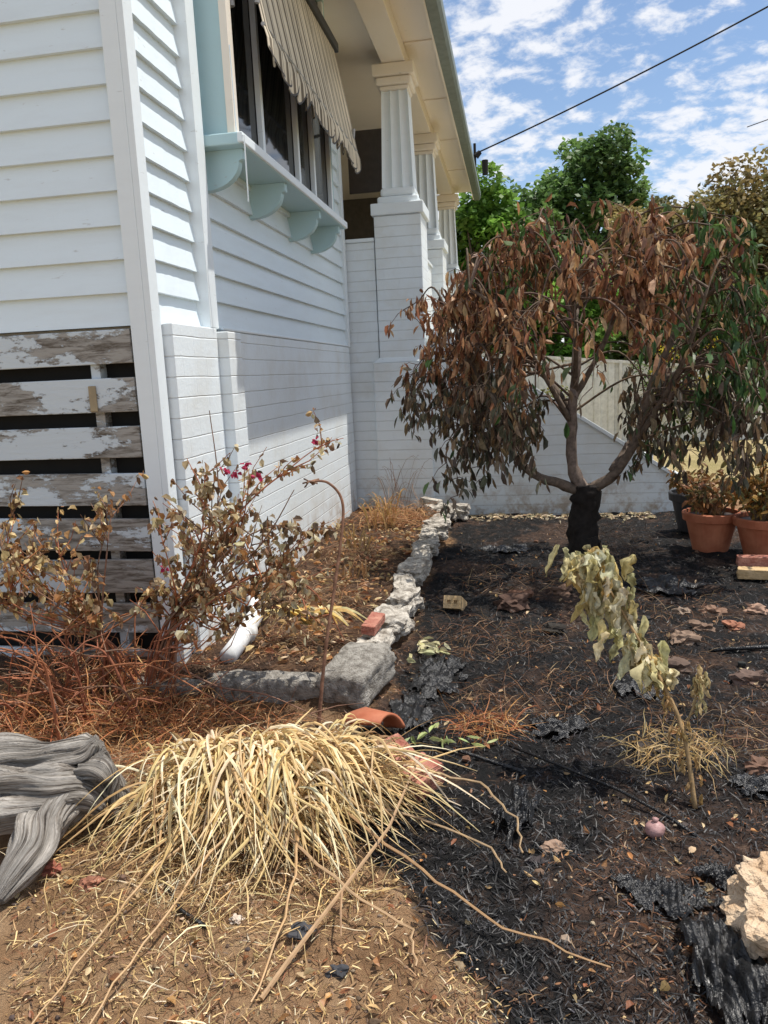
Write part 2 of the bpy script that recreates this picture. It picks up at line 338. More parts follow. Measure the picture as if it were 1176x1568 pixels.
mb=MB(); pr=[(x-.12,z) for x,z in [(-.598,4.66),(-.50,4.66),(-.475,4.70),(-.475,4.80),(-.488,4.80),(-.488,4.71),(-.51,4.68),(-.598,4.68)]]
k=len(pr); vs=[(x,4.9,z) for x,z in pr]+[(x,15.2,z) for x,z in pr]
mb.add(vs,[tuple(range(k)),tuple(range(2*k-1,k-1,-1))]+[(i,(i+1)%k,(i+1)%k+k,i+k) for i in range(k)]); mb.obj('gutter',[GUTTER],H)
mb=MB(); mb.add([(-.62,4.9,4.84),(-.62,15.2,4.84),(-5,13,7.0),(-5,6,7.0)],[(0,1,2,3)]); mb.add([(-.62,15.2,4.84),(-9,15.2,4.84),(-5,13,7.0)],[(0,1,2)]); mb.add([(-9,3.4,5.2),(-1.7,3.4,5.2),(-1.7,4.9,5.2),(-5,6,7),(-9,6,7)],[(0,1,2,3,4)]); mb.add([(-1.7,4.9,5.2),(-.62,4.9,4.84),(-5,6,7)],[(0,1,2)])
mb.obj('roof',[flat('roof_iron',(.22,.20,.18))],H)
B('verandah_floor',-4.5,-.95,8.55,15,1.2,1.5,flat('verandah_concrete',(.3,.28,.25)),0)
B('verandah_back_wall',-4.6,-4.5,8.3,15,1.5,4.8,CREAM,0)
B('verandah_end_wall',-4.5,-1.83,8.301,8.34,1.87,4.8,CREAM,0)
B('verandah_door',-4.5,-4.46,10.,11,1.5,3.8,DARK,0)
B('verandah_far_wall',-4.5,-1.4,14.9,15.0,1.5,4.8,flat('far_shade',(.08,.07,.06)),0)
B('verandah_blind',-1.80,-1.35,8.9,8.92,3.55,4.2,flat('blind_brown',(.07,.055,.045)),0)
B('verandah_parapet',-1.835,-1.45,8.335,8.5,-.1,2.93,BRICKW); B('parapet_cap',-1.835,-1.45,8.32,8.52,2.932,2.97,TRIM)
B('side_parapet',-1.34,-1.10,8.92,15,-.1,2.93,BRICKW); B('side_parapet_cap',-1.36,-1.08,8.92,15,2.932,2.97,TRIM)
def column(y,low=True):
    cx=-1.19
    if low:
        B('pier_base',-1.51,-.90,y-.02,y+.60,-.1,1.68,BRICKW,.01)
        mb=MB(); mb.add([(-1.51,y-.02,1.68),(-.90,y-.02,1.68),(-.90,y+.6,1.68),(-1.51,y+.6,1.68),(-1.44,y+.015,1.73),(-.945,y+.015,1.73),(-.945,y+.56,1.73),(-1.44,y+.56,1.73)],[(4,5,6,7),(0,1,5,4),(1,2,6,5),(2,3,7,6),(3,0,4,7)])
        mb.obj('pier_shoulder',[TRIM],H)
    B('pier',-1.44,-.945,y+.015,y+.56,1.72 if low else 1.5,3.18,BRICKW,.01)
    c=(y+.015+y+.56)/2
    B('pier_cap',cx-.275,cx+.275,c-.30,c+.30,3.182,3.30,TRIM,.01)
    B('column_plinth',cx-.215,cx+.215,c-.215,c+.215,3.302,3.38,TRIM,.02)
    B('column_base',cx-.185,cx+.185,c-.185,c+.185,3.382,3.47,TRIM,.03)
    mb=MB(); per=[]
    for sx,sy,ex,ey,nx,ny in ((-1,-1,1,-1,0,-1),(1,-1,1,1,1,0),(1,1,-1,1,0,1),(-1,1,-1,-1,-1,0)):
        for k in range(24):
            t=k/24; x=sx+(ex-sx)*t; yy=sy+(ey-sy)*t; fl=abs(math.sin(t*3*math.pi)); ins=.26*max(0,fl-.25)**.5 if fl>.25 else 0
            per.append((x-nx*ins,yy-ny*ins))
    n=len(per); zs=[(3.47,.165),(4.42,.135)]
    vs=[(cx+px*w,c+py*w,z) for z,w in zs for px,py in per]
    mb.add(vs,[(k,(k+1)%n,(k+1)%n+n,k+n) for k in range(n)]); mb.obj('column_shaft',[TRIM],H)
    B('column_neck',cx-.15,cx+.15,c-.15,c+.15,4.422,4.46,CREAM,.01)
    B('column_capital',cx-.185,cx+.185,c-.185,c+.185,4.462,4.54,CREAM,.02)
    B('column_abacus',cx-.215,cx+.215,c-.215,c+.215,4.542,4.658,CREAM,.012)
column(8.3); column(10.75); column(14.4)
mb=MB(); top=[(-.90,1.93),(-.74,1.93),(-.66,1.88),(-.60,1.80),(.20,1.30),(.96,.80),(1.62,.36),(1.66,.36)]
pr=[(-.90,-.15)]+top+[(1.66,-.15)]; k=len(pr); ya,yb=8.33,8.55
vs=[(x,ya,z) for x,z in pr]+[(x,yb,z) for x,z in pr]
mb.add(vs,[tuple(range(k)),tuple(range(2*k-1,k-1,-1))]+[(i,(i+1)%k,(i+1)%k+k,i+k) for i in range(k)]); mb.obj('stair_wing_wall',[BRICKW],H)
mb=MB()
for (xa,za),(xb,zb) in zip(top[:-1],top[1:]):
    mb.add([(xa,ya-.025,za+.003),(xb,ya-.025,zb+.003),(xb,yb+.02,zb+.003),(xa,yb+.02,za+.003),(xa,ya-.025,za+.045),(xb,ya-.025,zb+.045),(xb,yb+.02,zb+.045),(xa,yb+.02,za+.045)],[(3,2,1,0),(4,5,6,7),(0,1,5,4),(1,2,6,5),(2,3,7,6),(3,0,4,7)])
mb.obj('wing_wall_coping',[TRIM],H)
for i in range(6): B('stair_tread',-.6+i*.38,-.22+i*.38,8.55,9.9,-.1,1.3-i*.22,flat('step_concrete',(.4,.38,.34)),.01)
B('stair_wing_wall_far',-.9,1.66,9.9,10.1,-.1,.45,BRICKW)
P=empty('timber_pallet_screen'); z=1.83
while z>.15:
    mb=MB(); hh=.172+R.uniform(-.012,.01)
    M=Matrix.Translation((-3.2,3.68,z-hh/2))@Matrix.Rotation(R.uniform(-.006,.014),4,'Y')
    mb.box(-1.6,1.305,-.013,.012,-hh/2,hh/2,M=M); bevel(mb.obj('slat',[PEEL],P),.004)
    mb=MB(); mb.box(-2.9,-1.9,3.80,3.82,z-.24,z-.11+R.uniform(-.02,.02)); bevel(mb.obj('rear_slat',[PEEL],P),.003)
    z-=.243+R.uniform(-.012,.012)
mb=MB(); mb.box(-2.14,-2.09,3.695,3.79,.1,1.80); mb.box(-3.4,-3.35,3.695,3.79,.1,1.80); mb.obj('stringer',[PEEL],P)
mb=MB(); mb.box(-2.145,-2.105,3.655,3.665,1.43,1.56); bevel(mb.obj('latch_block',[flat('raw_timber',(.35,.27,.16))],P),.003)
# ---------------------------------------------------------------- drain pipe
mb=MB(); mb.tube([(-1.70,4.62,.34),(-1.68,4.58,.24),(-1.62,4.45,.19),(-1.55,4.2,.175),(-1.50,3.85,.165),(-1.50,3.62,.14)],[.048]*6,14); mb.tube([(-1.505,3.95,.168),(-1.50,3.88,.165)],[.058,.058],14); mb.obj('pvc_drain_pipe',[PVC],None,True)
# ---------------------------------------------------------------- garden edging
Eg=empty('stone_garden_edging')
def stone(c,r,ang,seed,mat=EDGE,rough=.16,boxy=.7,tilt=0):
    mb=MB(); M=Matrix.Rotation(rad(ang),4,'Z')@Matrix.Rotation(rad(tilt),4,'X'); mb.rock(c,r,sub=4,rough=rough,seed=seed,M=M,boxy=boxy); return mb.obj('edging_stone',[mat],Eg,mat is CONC)
stone((-.79,3.50,.11),(.125,.20,.085),-14,1,CONC,tilt=6,boxy=.92,rough=.12)
y=3.80; s_=2
while y<7.7:
    L=R.uniform(.11,.22); stone((-.755+R.uniform(-.035,.035),y+L,.10+R.uniform(-.018,.018)),(R.uniform(.07,.115),L*.94,R.uniform(.05,.075)),R.uniform(-14,14),s_,rough=.34,boxy=.70,tilt=R.uniform(-6,6)); y+=2*L+.012; s_+=1
stone((-.82,7.85,.12),(.12,.12,.08),30,39,rough=.35); stone((-.62,8.0,.10),(.11,.10,.08),0,40,rough=.35)
stone((-1.22,3.40,.05),(.29,.06,.09),3,41,CONC,rough=.25,boxy=.75); stone((-1.74,3.42,.02),(.2,.06,.07),-5,42,CONC,rough=.25,boxy=.75)
def brick(name,loc,rz,rx,ry,mat,dims=(.11,.23,.075)):
    mb=MB(); a,b_,c=[d/2 for d in dims]; mb.rock((0,0,0),(a,b_,c),sub=5,rough=.05,seed=loc[0]*9,boxy=.96)
    o=mb.obj(name,[mat]); o.location=loc; o.rotation_euler=(rad(rx),rad(ry),rad(rz)); return o
brick('brick',(-.80,4.02,.195),-6,3,4,REDBR,(.08,.22,.05))
def cored(name,loc,e,mat):
    mb=MB(); w,h,d=.115,.085,.20; mb.box(-w/2,w/2,.004,d,-h/2,h/2)
    xs_=[-w/2,-.034,-.010,.010,.034,w/2]; zs_=[-h/2,-.012,.012,h/2]
    for i in range(5):
        for j in range(3):
            if i in(1,3) and j==1: continue
            mb.box(xs_[i]+.0002,xs_[i+1]-.0002,-.016,.0038,zs_[j]+.0002,zs_[j+1]-.0002)
    o=mb.obj(name,[mat]); o.location=loc; o.rotation_euler=[rad(a) for a in e]; return o
cored('brick',(-.43,4.85,.065),(-28,0,-8),TANBR)
brick('brick',(-.37,2.62,.075),-35,10,8,REDBR,(.115,.14,.085)); brick('brick',(-.49,2.84,.05),40,14,-12,REDBR,(.09,.13,.07))
brick('brick',(1.70,5.62,.055),80,0,0,TANBR,(.11,.34,.07)); brick('brick',(1.72,5.80,.10),84,0,3,REDBR,(.11,.30,.07))
brick('brick',(-.9,7.95,.21),60,5,3,EDGE)
mb=MB(); vs=[]; n=12
for i in range(n+1):
    t=-1.0+2.0*i/n; r=.10
    for k,l in enumerate((0,.07,.15+.03*math.sin(i))): vs.append((r*math.sin(t)*(1+.2*k),l,r*math.cos(t)*(1+.2*k)))
mb.add(vs,[(i*3+k,i*3+k+1,(i+1)*3+k+1,(i+1)*3+k) for i in range(n) for k in range(2)]); o=mb.obj('terracotta_pot_shard',[TERRA],None,True); o.location=(-.53,2.96,.04); o.rotation_euler=(rad(-20),rad(25),rad(60)); s_=o.modifiers.new('s','SOLIDIFY'); s_.thickness=.014
mb=MB(); mb.rock((.73,1.98,.07),(.155,.19,.11),sub=5,rough=.5,seed=21,boxy=.35); mb.obj('limestone_rock',[LIME])
mb=MB(); mb.rock((.43,2.42,.035),(.032,.03,.03),sub=3,rough=.1,seed=2); mb.tube([(.43,2.42,.06),(.432,2.422,.075)],[.008,.011],6); mb.obj('fallen_pomegranate',[simple('pink_skin',(.30,.16,.15),(.5,.3,.28),30,.5)],None,True)
def crumple(name,c,sx,sy,h,seed,ribs=False,rz=0):
    mb=MB(); n=54; vs=[]
    for j in range(n+1):
        for i in range(n+1):
            u=i/n-.5; v=j/n-.5; r=max(abs(u),abs(v))*2
            z=h*(abs(nz(u,v,seed,5))*1.6+abs(nz(u,v,seed+3,12))*.6)*(1-r**3*.8)+.014
            if ribs: z+=.006*math.sin(u*110)
            ed=1+.25*nz(u*4,v*4,seed); x=u*sx*ed; y=v*sy*ed; ca,sa=math.cos(rad(rz)),math.sin(rad(rz)); X=c[0]+x*ca-y*sa; Y=c[1]+x*sa+y*ca
            vs.append((X,Y,gz(X,Y)+z))
    def keep(i,j):
        u=(i+.5)/n-.5; v=(j+.5)/n-.5; return math.hypot(u,v)+.28*nz(u*5,v*5,seed+2)+.14*nz(u*14,v*14,seed)<.40
    mb.add(vs,[(j*(n+1)+i,j*(n+1)+i+1,(j+1)*(n+1)+i+1,(j+1)*(n+1)+i) for j in range(n) for i in range(n) if keep(i,j)]); return mb.obj(name,[BLACKP],None,True)
crumple('melted_plastic_sheet',(.40,2.12),.34,.16,.02,3,True,-10); crumple('melted_plastic_sheet',(.50,1.80),.26,.46,.08,5,True,8); crumple('melted_plastic_sheet',(-.02,2.50),.16,.38,.06,8,False,-15); crumple('melted_plastic_sheet',(-.50,3.30),.22,.6,.02,9); crumple('melted_plastic_sheet',(.85,2.75),.25,.16,.03,12); crumple('melted_plastic_sheet',(.15,3.2),.3,.22,.03,15); crumple('melted_plastic_sheet',(.62,2.2),.25,.1,.03,17,True,-20); crumple('melted_plastic_sheet',(-.1,6.6),.5,.4,.04,18)
crumple('melted_plastic_sheet',(-.42,3.75),.3,.5,.03,23); crumple('melted_plastic_sheet',(.55,3.6),.3,.3,.03,25); crumple('melted_plastic_sheet',(1.0,5.4),.5,.4,.04,27)
mb=MB()
def hose(pts,r=.006):
    mb.tube([G(x,y,r+z) for x,y,z in pts],[r]*len(pts),6)
hose([(-.05,3.0,.01),(.15,2.85,.02),(.35,2.65,.02),(.5,2.5,.01),(.62,2.35,.0)]); hose([(1.0,4.15,0),(1.3,4.2,.01),(1.6,4.15,0)],.012); hose([(-.5,2.95,0),(-.25,2.93,.01),(.0,2.8,.01)],.008)
hose([(-1.1,2.0,0),(-1.0,1.9,.01),(-.9,1.85,0)],.006); mb.obj('irrigation_hose',[BLACKP],None,True)
# ---------------------------------------------------------------- driftwood
def dwood(name,pts,rads,par,seed,flat_=.8):
    pts=[V(p) for p in pts]; P2=[];R2=[]; K=24
    for i in range(len(pts)-1):
        p0=pts[max(i-1,0)];p1=pts[i];p2=pts[i+1];p3=pts[min(i+2,len(pts)-1)]
        for k in range(K):
            t=k/K; P2.append(.5*((2*p1)+(p2-p0)*t+(2*p0-5*p1+4*p2-p3)*t*t+(3*p1-p0-3*p2+p3)*t**3)); R2.append(rads[i]*(1-t)+rads[i+1]*t)
    P2.append(pts[-1]);R2.append(rads[-1]); n=96; vs=[];uv=[]; L=0
    for i,p in enumerate(P2):
        d=(P2[min(i+1,len(P2)-1)]-P2[max(i-1,0)]).normalized(); a=d.cross(V((0,.2,1))).normalized(); b_=d.cross(a)
        if i: L+=(p-P2[i-1]).length
        tw=L*1.6+.5*nz(L*5,seed)
        for k in range(n):
            t=2*math.pi*k/n; th=t+tw; q=(math.cos(th),math.sin(th))
            r=R2[i]*(1+.5*nz(q[0]*1.2,q[1]*1.2,L*3.2+seed)+.30*nz(q[0]*2.6,q[1]*2.6,L*6+seed)+.05*nz(q[0]*14,q[1]*14,L*6+seed)-.30*max(0,nz(q[0]*4,q[1]*4,L*2.5+seed+7)-.22)*2)
            vs.append(p+a*(math.cos(t)*r)+b_*(math.sin(t)*r*flat_)); uv.append((L,q[0]*.11,q[1]*.11))
    m_=len(P2); fs=[(i*n+k,i*n+(k+1)%n,(i+1)*n+(k+1)%n,(i+1)*n+k) for i in range(m_-1) for k in range(n)]+[tuple(range(n-1,-1,-1)),tuple((m_-1)*n+k for k in range(n))]
    mb=MB(); mb.add(vs,fs); o=mb.obj(name,[DRIFT],par,True); a=o.data.attributes.new('uvw','FLOAT_VECTOR','POINT'); a.data.foreach_set('vector',np.array(uv,dtype=np.float32).ravel()); return o
D=empty('driftwood_log')
dwood('upper_limb',[(-2.15,2.3,.22),(-1.85,2.3,.27),(-1.68,2.32,.25),(-1.54,2.35,.27),(-1.50,2.36,.30)],[.10,.085,.06,.06,.03],D,1)
dwood('main_trunk',[(-2.2,2.15,.2),(-1.85,2.18,.20),(-1.62,2.22,.17),(-1.52,2.26,.15),(-1.46,2.28,.09)],[.13,.13,.105,.085,.04],D,4)
dwood('lower_limb',[(-1.58,2.26,.15),(-1.58,2.10,.12),(-1.56,1.98,.08),(-1.58,1.86,.03)],[.09,.08,.065,.03],D,9)
dwood('knot',[(-1.50,2.33,.26),(-1.46,2.36,.15),(-1.42,2.34,.03)],[.055,.05,.045],D,12)
dwood('broken_stub',[(-1.52,2.3,.22),(-1.45,2.28,.23),(-1.42,2.27,.20)],[.05,.045,.02],D,15)
# ---------------------------------------------------------------- straw clump
mb=MB(); cx,cy=-.95,2.52
SC=[(.78,.60,.31),(.66,.46,.21),(.84,.72,.47),(.48,.32,.14),(.72,.53,.24),(.30,.19,.09)]
def arch(base,az,L,h,w,col,n=11,curl=None):
    d=V((math.cos(az),math.sin(az),0)); pts=[]; side=V((-math.sin(az),math.cos(az),0)); cur=R.uniform(-.5,.5) if curl is None else curl; pk=R.uniform(.75,1.15)
    for i in range(n):
        t=i/(n-1); q=base+d*(L*t**.9)+side*(cur*L*t*t); zz=h*math.sin(min(1,t*pk)*math.pi*.93)+.01*nz(t*6,az*3,L*40)
        gg=gz(q.x,q.y)+.006+(L*37%.022); q.z=max(gg,gz(base.x,base.y)+zz+base.z*(1-t)); pts.append(q)
    mb.ribbon(pts,w,col,side+V((0,0,R.uniform(-.9,.9))))
tufts=[(R.gauss(0,.13),R.gauss(0,.07),R.uniform(-1.15*math.pi,.25*math.pi),R.uniform(.6,1.15),R.uniform(-.7,.7)) for _ in range(34)]
for (ox,oy,az,kl,cu) in tufts:
    for i in range(R.randint(26,46)):
        L=R.uniform(.18,.44)*kl; arch(V((cx+ox+R.gauss(0,.03),cy+oy+R.gauss(0,.025),R.uniform(.02,.09))),az+R.gauss(0,.28),L,R.uniform(.06,.24)*(1.05-L*.6),R.uniform(.006,.015),jit(R.choice(SC),.2),curl=cu+R.gauss(0,.3))
for i in range(260):
    az=R.uniform(-1.1,.5)-math.pi*.3; arch(V((cx+R.gauss(-.02,.14),cy+R.uniform(.0,.12),R.uniform(.06,.15))),az,R.uniform(.28,.48),R.uniform(.12,.24),R.uniform(.008,.016),jit(R.choice(SC[:3]),.15),curl=R.gauss(.1,.4))
for i in range(260):
    arch(V((cx+R.gauss(0,.17),cy+R.gauss(-.1,.1),R.uniform(.03,.12))),R.uniform(0,6.28),R.uniform(.12,.3),R.uniform(.02,.14),R.uniform(.006,.013),jit(R.choice(SC),.2),curl=R.gauss(0,.8))
for i in range(240):
    az=rad(R.uniform(150,350)); arch(V((cx+R.uniform(-.15,.15),cy+R.uniform(-.1,.1),.02)),az,R.uniform(.35,.6),R.uniform(.03,.16),R.uniform(.004,.008),jit(R.choice(SC),.2))
for ends in [((-.95,2.35),(-1.12,2.0),(-1.15,1.75),(-1.18,1.42)),((-.9,2.3),(-.98,2.0),(-1.02,1.7),(-1.05,1.4)),((-.75,2.3),(-.68,2.05),(-.66,1.8),(-.68,1.6)),((-.6,2.3),(-.3,2.05),(-.05,1.88),(.22,1.82)),((-.7,2.35),(-.35,2.35),(-.1,2.25),(-.05,2.15)),((-.8,2.2),(-.5,1.95),(-.3,1.85),(-.28,1.75)),((-.4,2.6),(-.15,2.55),(-.02,2.4),(-.0,2.27))]:
    P_=[G(x,y,.02+.10*(1-i/3)) for i,(x,y) in enumerate(ends)]; Q=[]
    for i in range(3):
        for k in range(5): Q.append(P_[i].lerp(P_[i+1],k/5)+V((R.uniform(-.008,.008),R.uniform(-.008,.008),R.uniform(-.004,.004))))
    Q.append(P_[3]); mb.tube(Q,[.0055-.003*i/len(Q) for i in range(len(Q))],5,jit((.55,.36,.19),.15))
mb.tube([G(-.36,2.50,.22),G(-.42,2.2,.14),G(-.52,1.95,.08),G(-.62,1.72,.03),G(-.66,1.62,.012)],[.003,.005,.006,.007,.007],6,(.52,.34,.19)); mb.tube([G(-.52,1.95,.08),G(-.50,1.85,.09),G(-.49,1.8,.05)],[.004,.003,.002],5,(.48,.30,.17))
mb.obj('dry_grass_clump',[STRAW])
# ---------------------------------------------------------------- litter
ch=MB(); mu=MB(); lf=MB(); pb=MB()
def samp():
    y=1.15*(8.2/1.15)**(R.random()**.85); half=.62*y+.3; return R.uniform(-half*1.05,half*.85),y
CH=[(.010,.010,.011),(.016,.015,.016),(.022,.021,.022),(.008,.008,.008),(.05,.048,.05)]
MU=[(.17,.08,.04),(.26,.14,.07),(.10,.055,.03),(.38,.25,.14),(.20,.085,.04)]
cnt=0
while cnt<88000:
    x,y=samp()
    if x<-1.75 and y>3.6: continue
    a,b_=burn(x,y); pbun=a*(1-.4*b_); cl=nz(x,y,7,2.2)+.6*nz(x,y,8,6)
    if R.random()<pbun and cl>-.5:
        L=R.uniform(.012,.05); ch.sliver(G(x,y,R.uniform(.001,.016)),V((R.uniform(-1,1),R.uniform(-1,1),R.uniform(-.5,.5))),R.uniform(.0012,.0042),L,jit(R.choice(CH),.4))
    else:
        if a>.5 and nz(x,y,12,1.7)+.5*nz(x,y,3,7)<.05 and R.random()<.85: cnt+=1; continue
        if y<2.3 and x<-.2 and a<.5 and R.random()<.6: cnt+=1; continue
        L=R.uniform(.008,.045)*(1.5 if R.random()<.08 else 1); k=jit(R.choice(MU),.35)
        if y<2.5 and a<.5 and R.random()<.4: k=jit(R.choice(SC),.3)
        mu.sliver(G(x,y,R.uniform(.001,.016)),V((R.uniform(-1,1),R.uniform(-1,1),R.uniform(-.3,.3))),R.uniform(.0012,.004),L,k)
    cnt+=1
LC=[(.55,.38,.18),(.42,.20,.08),(.68,.52,.30),(.32,.13,.06),(.52,.27,.10)]
for i in range(2300):
    x,y=samp()
    if x<-1.75 and y>3.6: continue
    a,b_=burn(x,y)
    if a>.5 and R.random()<.4: continue
    L=R.uniform(.010,.038); lf.leaf(G(x,y,.012),V((R.uniform(-1,1),R.uniform(-1,1),R.uniform(0,.4))),rdir(-.4,.4),L,L*R.uniform(.3,.7),jit(R.choice(LC),.3),R.uniform(-.4,.5),R.uniform(.1,.5))
for i in range(420):
    x=R.uniform(-.5,1.4); y=8.22-abs(R.gauss(0,.12)); L=R.uniform(.03,.08); lf.leaf(G(x,y,.012),rdir(0,.3),rdir(),L,L*.4,jit((.66,.54,.36),.2),.2)
for i in range(900):
    x=-1.2+R.gauss(0,.3); y=R.uniform(3.6,8.1); L=R.uniform(.03,.08)
    if x<-1.72 or x>-.8: continue
    lf.leaf(G(x,y,.015),rdir(0,.5),rdir(),L,L*.4,jit(R.choice(LC),.3),.3)
for i in range(2600):
    x,y=samp()
    if x<-1.7 and y>3.6: continue
    r=R.uniform(.002,.009)*(1 if R.random()<.95 else 2.6); a,b_=burn(x,y); col=jit(R.choice([(.2,.13,.08),(.36,.27,.18),(.14,.09,.06),(.08,.06,.05)]) if a<.5 or b_>.4 else R.choice([(.02,.02,.02),(.05,.045,.04),(.22,.12,.07),(.03,.03,.03)]),.3)
    pb.rock(G(x,y,r*.4),(r,r*R.uniform(.6,1),r*.7),col,sub=1,rough=.6,seed=i)
for (x,y,r,col) in [(-.05,5.0,.09,(.09,.05,.035)),(.3,5.3,.07,(.15,.09,.06)),(.9,4.3,.07,(.25,.17,.12)),(1.05,4.55,.06,(.2,.13,.09)),(.75,4.7,.05,(.03,.03,.03)),(1.2,4.9,.06,(.25,.15,.10)),(.1,2.35,.03,(.3,.2,.14)),(.05,2.25,.03,(.05,.04,.04)),(-.62,1.85,.03,(.06,.06,.065)),(-.48,1.72,.022,(.05,.05,.055)),(.9,2.9,.05,(.16,.09,.06)),(-1.35,2.0,.03,(.3,.13,.08)),(-1.52,2.05,.03,(.35,.12,.08)),(-.83,1.9,.02,(.6,.5,.4)),(.5,3.0,.05,(.05,.04,.035)),(1.3,3.4,.06,(.1,.07,.05)),(.75,3.9,.08,(.12,.08,.06)),(1.1,3.8,.07,(.14,.09,.07)),(.2,4.4,.06,(.03,.025,.02)),(1.25,4.6,.05,(.35,.15,.09)),(1.0,4.9,.045,(.3,.22,.16)),(.0,5.2,.07,(.2,.10,.06)),(1.45,4.9,.06,(.38,.24,.17))]:
    pb.rock(G(x,y,r*.2),(r,r*.8,r*.5),col,sub=3,rough=.9,seed=int(x*100+y*10),boxy=.3)
ch.obj('charred_mulch',[CHAR]); mu.obj('bark_mulch',[STRAW]); lf.obj('leaf_litter',[LEAF]); pb.obj('gravel_and_clods',[SOLID])
mb=MB()
def tangle(x,y,r,h,n,cols,w=.003,Lr=(.06,.2)):
    for i in range(n):
        a=R.uniform(0,6.28); q=r*math.sqrt(R.random()); px,py=x+q*math.cos(a),y+q*math.sin(a)*.8
        d=rdir(-.2,.9); L=R.uniform(*Lr); p0=G(px,py,R.uniform(0,h)); pts=[p0]
        for k in range(4):
            d=(d+rdir()*.35+V((0,0,-.25))).normalized(); p0=p0+d*L/4; p0.z=max(p0.z,gz(p0.x,p0.y)+.004)
            if p0.y>3.62 and p0.x<-1.72: p0.y=3.62
            pts.append(p0.copy())
        mb.ribbon(pts,w*R.uniform(.6,1.6),jit(R.choice(cols),.3),rdir())
OR=[(.50,.19,.07),(.60,.30,.11),(.36,.12,.05),(.62,.40,.19)]; OB=[(.34,.17,.08),(.45,.27,.13),(.2,.09,.05),(.5,.35,.2)]
tangle(-2.15,3.15,.50,.12,1100,OR,.0035,(.1,.3)); tangle(-1.45,2.95,.45,.05,900,OR,.003,(.08,.25)); tangle(-1.25,3.9,.3,.04,300,OB); tangle(-1.35,4.7,.35,.05,400,OB); tangle(-1.3,6.,.35,.07,450,OB); tangle(-1.2,7.4,.35,.15,500,[(.6,.36,.17),(.5,.25,.12)],.004,(.1,.35))
tangle(-.15,3.15,.14,.04,220,OR,.003); tangle(.6,2.95,.2,.1,230,[(.5,.32,.12),(.58,.42,.2)],.003,(.06,.18)); tangle(.1,3.55,.4,.02,300,MU); tangle(.9,3.3,.4,.03,300,MU); tangle(-1.3,2.2,.4,.03,380,SC,.003); tangle(-1.,1.75,.4,.01,160,SC,.0025); tangle(-.8,2.1,.4,.03,380,SC,.003)
tangle(.72,6.4,.35,.25,300,[(.22,.15,.1),(.12,.08,.06)],.003,(.15,.4)); tangle(.0,5.6,.5,.02,300,MU); tangle(-.2,4.3,.4,.02,300,MU); tangle(.9,5.,.5,.02,260,MU); tangle(-1.55,3.15,.25,.06,150,OR,.003,(.1,.25)); tangle(.5,4.2,.6,.02,350,MU,.002)
mb.obj('dead_grass_tangle',[STRAW])
# ---------------------------------------------------------------- scorched tree
def cat(pts,K=5):
    pts=[V(p) for p in pts]; o=[]
    for i in range(len(pts)-1):
        p0=pts[max(i-1,0)];p1=pts[i];p2=pts[i+1];p3=pts[min(i+2,len(pts)-1)]
        for k in range(K):
            t=k/K; o.append(.5*((2*p1)+(p2-p0)*t+(2*p0-5*p1+4*p2-p3)*t*t+(3*p1-p0-3*p2+p3)*t**3))
    o.append(pts[-1]); return o
T=empty('scorched_tree'); wd=MB(); lv=MB()
def limb(pts,r0,r1,col,n=9,wob=.4):
    q=cat(pts); m_=len(q); wd.tube(q,[r0+(r1-r0)*i/(m_-1) for i in range(m_)],n,col,wob=wob); return q
BK=(.022,.018,.016); GR=(.15,.115,.09)
limb([(.47,6.1,-.1),(.49,6.1,.05),(.50,6.1,.3),(.53,6.1,.52),(.53,6.1,.64)],.125,.095,BK,14,.6)
limbs=[limb([(.50,6.1,.58),(.32,6.05,.66),(.08,5.97,.78),(-.10,5.9,1.05),(-.28,5.8,1.5),(-.45,5.75,1.9)],.045,.012,GR),
 limb([(.52,6.1,.58),(.42,6.08,.8),(.43,6.1,1.3),(.46,6.12,1.7),(.38,6.15,2.1),(.28,6.1,2.4)],.05,.014,(.22,.17,.14)),
 limb([(.43,6.1,1.3),(.62,6.05,1.65),(.8,6.,2.1),(.98,6.,2.45)],.026,.009,GR),
 limb([(.55,6.1,.6),(.72,6.05,.72),(.88,6.0,.98),(.98,5.95,1.4),(1.22,5.9,1.9),(1.55,5.8,2.15)],.046,.012,GR),
 limb([(.72,6.05,.75),(.95,6.3,1.05),(1.3,6.6,1.5),(1.7,6.6,1.95)],.034,.01,GR),
 limb([(.43,6.1,1.2),(.15,6.4,1.6),(-.15,6.6,2.05)],.026,.009,GR),
 limb([(.44,6.1,1.35),(.42,5.7,1.75),(.35,5.3,2.1)],.022,.007,GR),
 limb([(.43,6.1,1.1),(.2,5.9,1.5),(-.05,5.6,1.9),(-.3,5.4,2.1)],.022,.007,GR),
 limb([(.9,6.0,1.0),(1.1,5.6,1.5),(1.2,5.3,2.0)],.022,.007,GR),
 limb([(.98,5.95,1.4),(1.5,5.9,1.6),(1.9,5.8,1.75)],.022,.007,GR),
 limb([(.43,6.1,1.5),(.5,6.6,2.0),(.6,6.9,2.3)],.022,.007,GR)]
LP=[p for l in limbs for p in l[len(l)//3:]]
BR=[(.24,.11,.055),(.40,.21,.105),(.16,.065,.035),(.55,.37,.21),(.32,.14,.07),(.50,.28,.14)]
DK=[(.10,.07,.05),(.15,.10,.065),(.08,.08,.05),(.24,.18,.12),(.15,.15,.10),(.28,.19,.10)]
GN=[(.07,.15,.04),(.11,.20,.06),(.14,.19,.07),(.05,.10,.035)]
